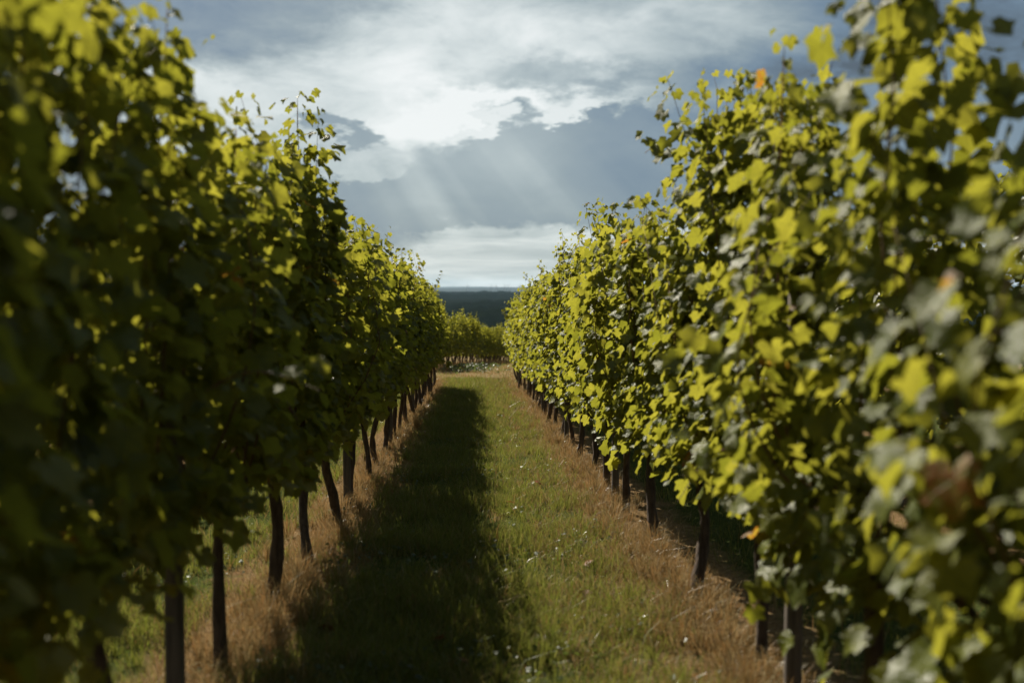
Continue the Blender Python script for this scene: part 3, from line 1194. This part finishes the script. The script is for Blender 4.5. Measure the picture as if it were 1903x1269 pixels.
# weeds: small broad leaves in the sward and under the rows, dark patch on the headland
rs = np.random.default_rng(77)
n1, n2, n3 = 5000, 1800, 600
x = np.concatenate([rs.uniform(-.8, .9, n1), np.where(rs.random(n2) < .5, rs.normal(L_X + .2, .12, n2), rs.normal(L_X - .55, .35, n2)), rs.normal(0, .5, n3)])
y = np.concatenate([depth_samples(n1, 3, 16, 1.5, rs), depth_samples(n2, 3, 16, 1.5, rs), rs.normal(32.5, .9, n3)])
f = field(x, y, 4.5, 8)
kp = np.concatenate([f[:n1] > .3, f[n1:n1 + n2] > .0, np.ones(n3, bool)])
x, y = x[kp], y[kp]
n = len(x)
big = y > 28
pz = gz(x, y) + np.where(big, rs.uniform(.02, .28, n), rs.uniform(.01, .07, n))
pos = np.stack([x, y, pz], 1)
fr_ = frames(np.stack([rs.normal(0, .5, n), rs.normal(0, .5, n), np.ones(n)], 1), np.stack([rs.normal(0, 1, n), rs.normal(0, 1, n), rs.normal(-.2, .2, n)], 1))
o = link('weeds', joined('weeds', pos, fr_, np.where(big, rs.uniform(.03, .055, n), rs.uniform(.007, .018, n)), rs, LO[:4]), M_weed)
o['kind'] = 'stuff'
o['label'] = 'low broadleaf weeds scattered through the grass'
o['category'] = 'weeds'

# fallen leaves
rs = np.random.default_rng(9)
FL = [leaf_shape(HALF_HI, 400 + q, True) for q in range(4)]
FLM = []
for v, t_, uv in FL:
    me = fast_mesh('fallen_leaf', v, t_, uv)
    me.materials.append(M_fallen)
    FLM.append(me)


def ground_pt(px_, py_):
    d = pix_dir(px_, py_)
    s_ = 1.0
    for _ in range(60):
        p_ = Vector((0, 0, EYE)) + d * s_
        s_ += (p_.z - float(gz(p_.x, p_.y))) / max(.05, -(d.z + SL * d.y)) * .7
    return Vector((0, 0, EYE)) + d * s_


WHERE = ['near the front edge of the shaded half', 'at the very front edge of the shade', 'at the front foot of the left row', 'in sunlit grass just right of the shadow edge',
         'in short sunlit turf left of the right dry strip', 'in straw coloured turf towards the front right', 'in sunlit grass farther up the lane', 'in deep shade near the left dry strip',
         'beside the last right trunk at the front', 'in the dry strip halfway along the right row', 'on the left dry strip farther up the lane', 'in dry grass left of the nearest left trunks']
for wi, (a_, b_) in enumerate(((812, 1208), (860, 1243), (612, 1182), (948, 944), (1090, 1058), (1086, 1124), (1002, 905), (760, 1128), (1425, 1262), (1080, 790), (725, 925), (538, 1160))):
    p_ = ground_pt(a_, b_)
    o = bpy.data.objects.new('fallen_leaf', FLM[rs.integers(4)])
    o.location = (p_.x, p_.y, p_.z + .045)
    o.rotation_euler = (rs.normal(0, .35), rs.normal(0, .35), rs.uniform(0, 6.3))
    s_ = rs.uniform(.032, .046)
    o.scale = (s_, s_, s_)
    col.objects.link(o)
    o['label'] = 'small dry reddish leaf ' + WHERE[wi]
    o['category'] = 'fallen leaf'
    o['group'] = 'fallen leaves in the grass'


# ------------------------------------------------------------------ faint wind turbines on the horizon
def turbine(px_, dist, h, seed, where):
    d = pix_dir(px_, 533)
    x, y = d.x / d.y * dist, dist
    root = empty('wind_turbine', (x, y, -81), 'tiny wind turbine on the far horizon, ' + where, 'wind turbine', 'wind turbines on the horizon')
    v, t_ = tube([(0, 0, 0), (0, 0, h)], [4.5, 2.6], 8)
    link('tower', fast_mesh('tower', v, t_), M_turb, root)
    v, t_ = tube([(0, -6, h + 1), (0, 7, h + 1)], [2.6, 2.4], 8)
    link('nacelle', fast_mesh('nacelle', v, t_), M_turb, root)
    for q in range(3):
        a_ = seed + q * 2.094
        v, t_ = tube([(0, -6, h + 1), (math.cos(a_) * 15, -6, h + 1 + math.sin(a_) * 15), (math.cos(a_) * 55, -6, h + 1 + math.sin(a_) * 55)], [1.6, 2.3, .6], 6)
        link('blade', fast_mesh('blade', v, t_), M_turb, root)


for i, (px_, d_) in enumerate(((869, 15000), (913, 16500), (922, 15500), (938, 14000), (945, 14800), (966, 16000))):
    turbine(px_, d_, 100, i * .7, ['leftmost of six', 'second from the left', 'third from the left', 'fourth from the left', 'second from the right', 'rightmost of six'][i])

# ------------------------------------------------------------------ the hazy air
hb = 46000
x0, x1, y0, y1, z0, z1 = -hb, hb, -300, hb, -84, 250
me = bpy.data.meshes.new('haze')
me.from_pydata([(x0, y0, z0), (x1, y0, z0), (x1, y1, z0), (x0, y1, z0), (x0, y0, z1), (x1, y0, z1), (x1, y1, z1), (x0, y1, z1)], [],
               [(0, 3, 2, 1), (4, 5, 6, 7), (0, 1, 5, 4), (1, 2, 6, 5), (2, 3, 7, 6), (3, 0, 4, 7)])
mh, t, out = new_mat('haze_air')
pv = t.node('ShaderNodeVolumePrincipled')
pv.inputs['Color'].default_value = (.50, .76, 1.0, 1)
pv.inputs['Density'].default_value = 7e-6
pv.inputs['Anisotropy'].default_value = 0.2
t.l.new(pv.outputs[0], out.inputs['Volume'])
hz = link('haze', me, mh)
hz['kind'] = 'stuff'
hz['label'] = 'thin bluish haze over the plain'
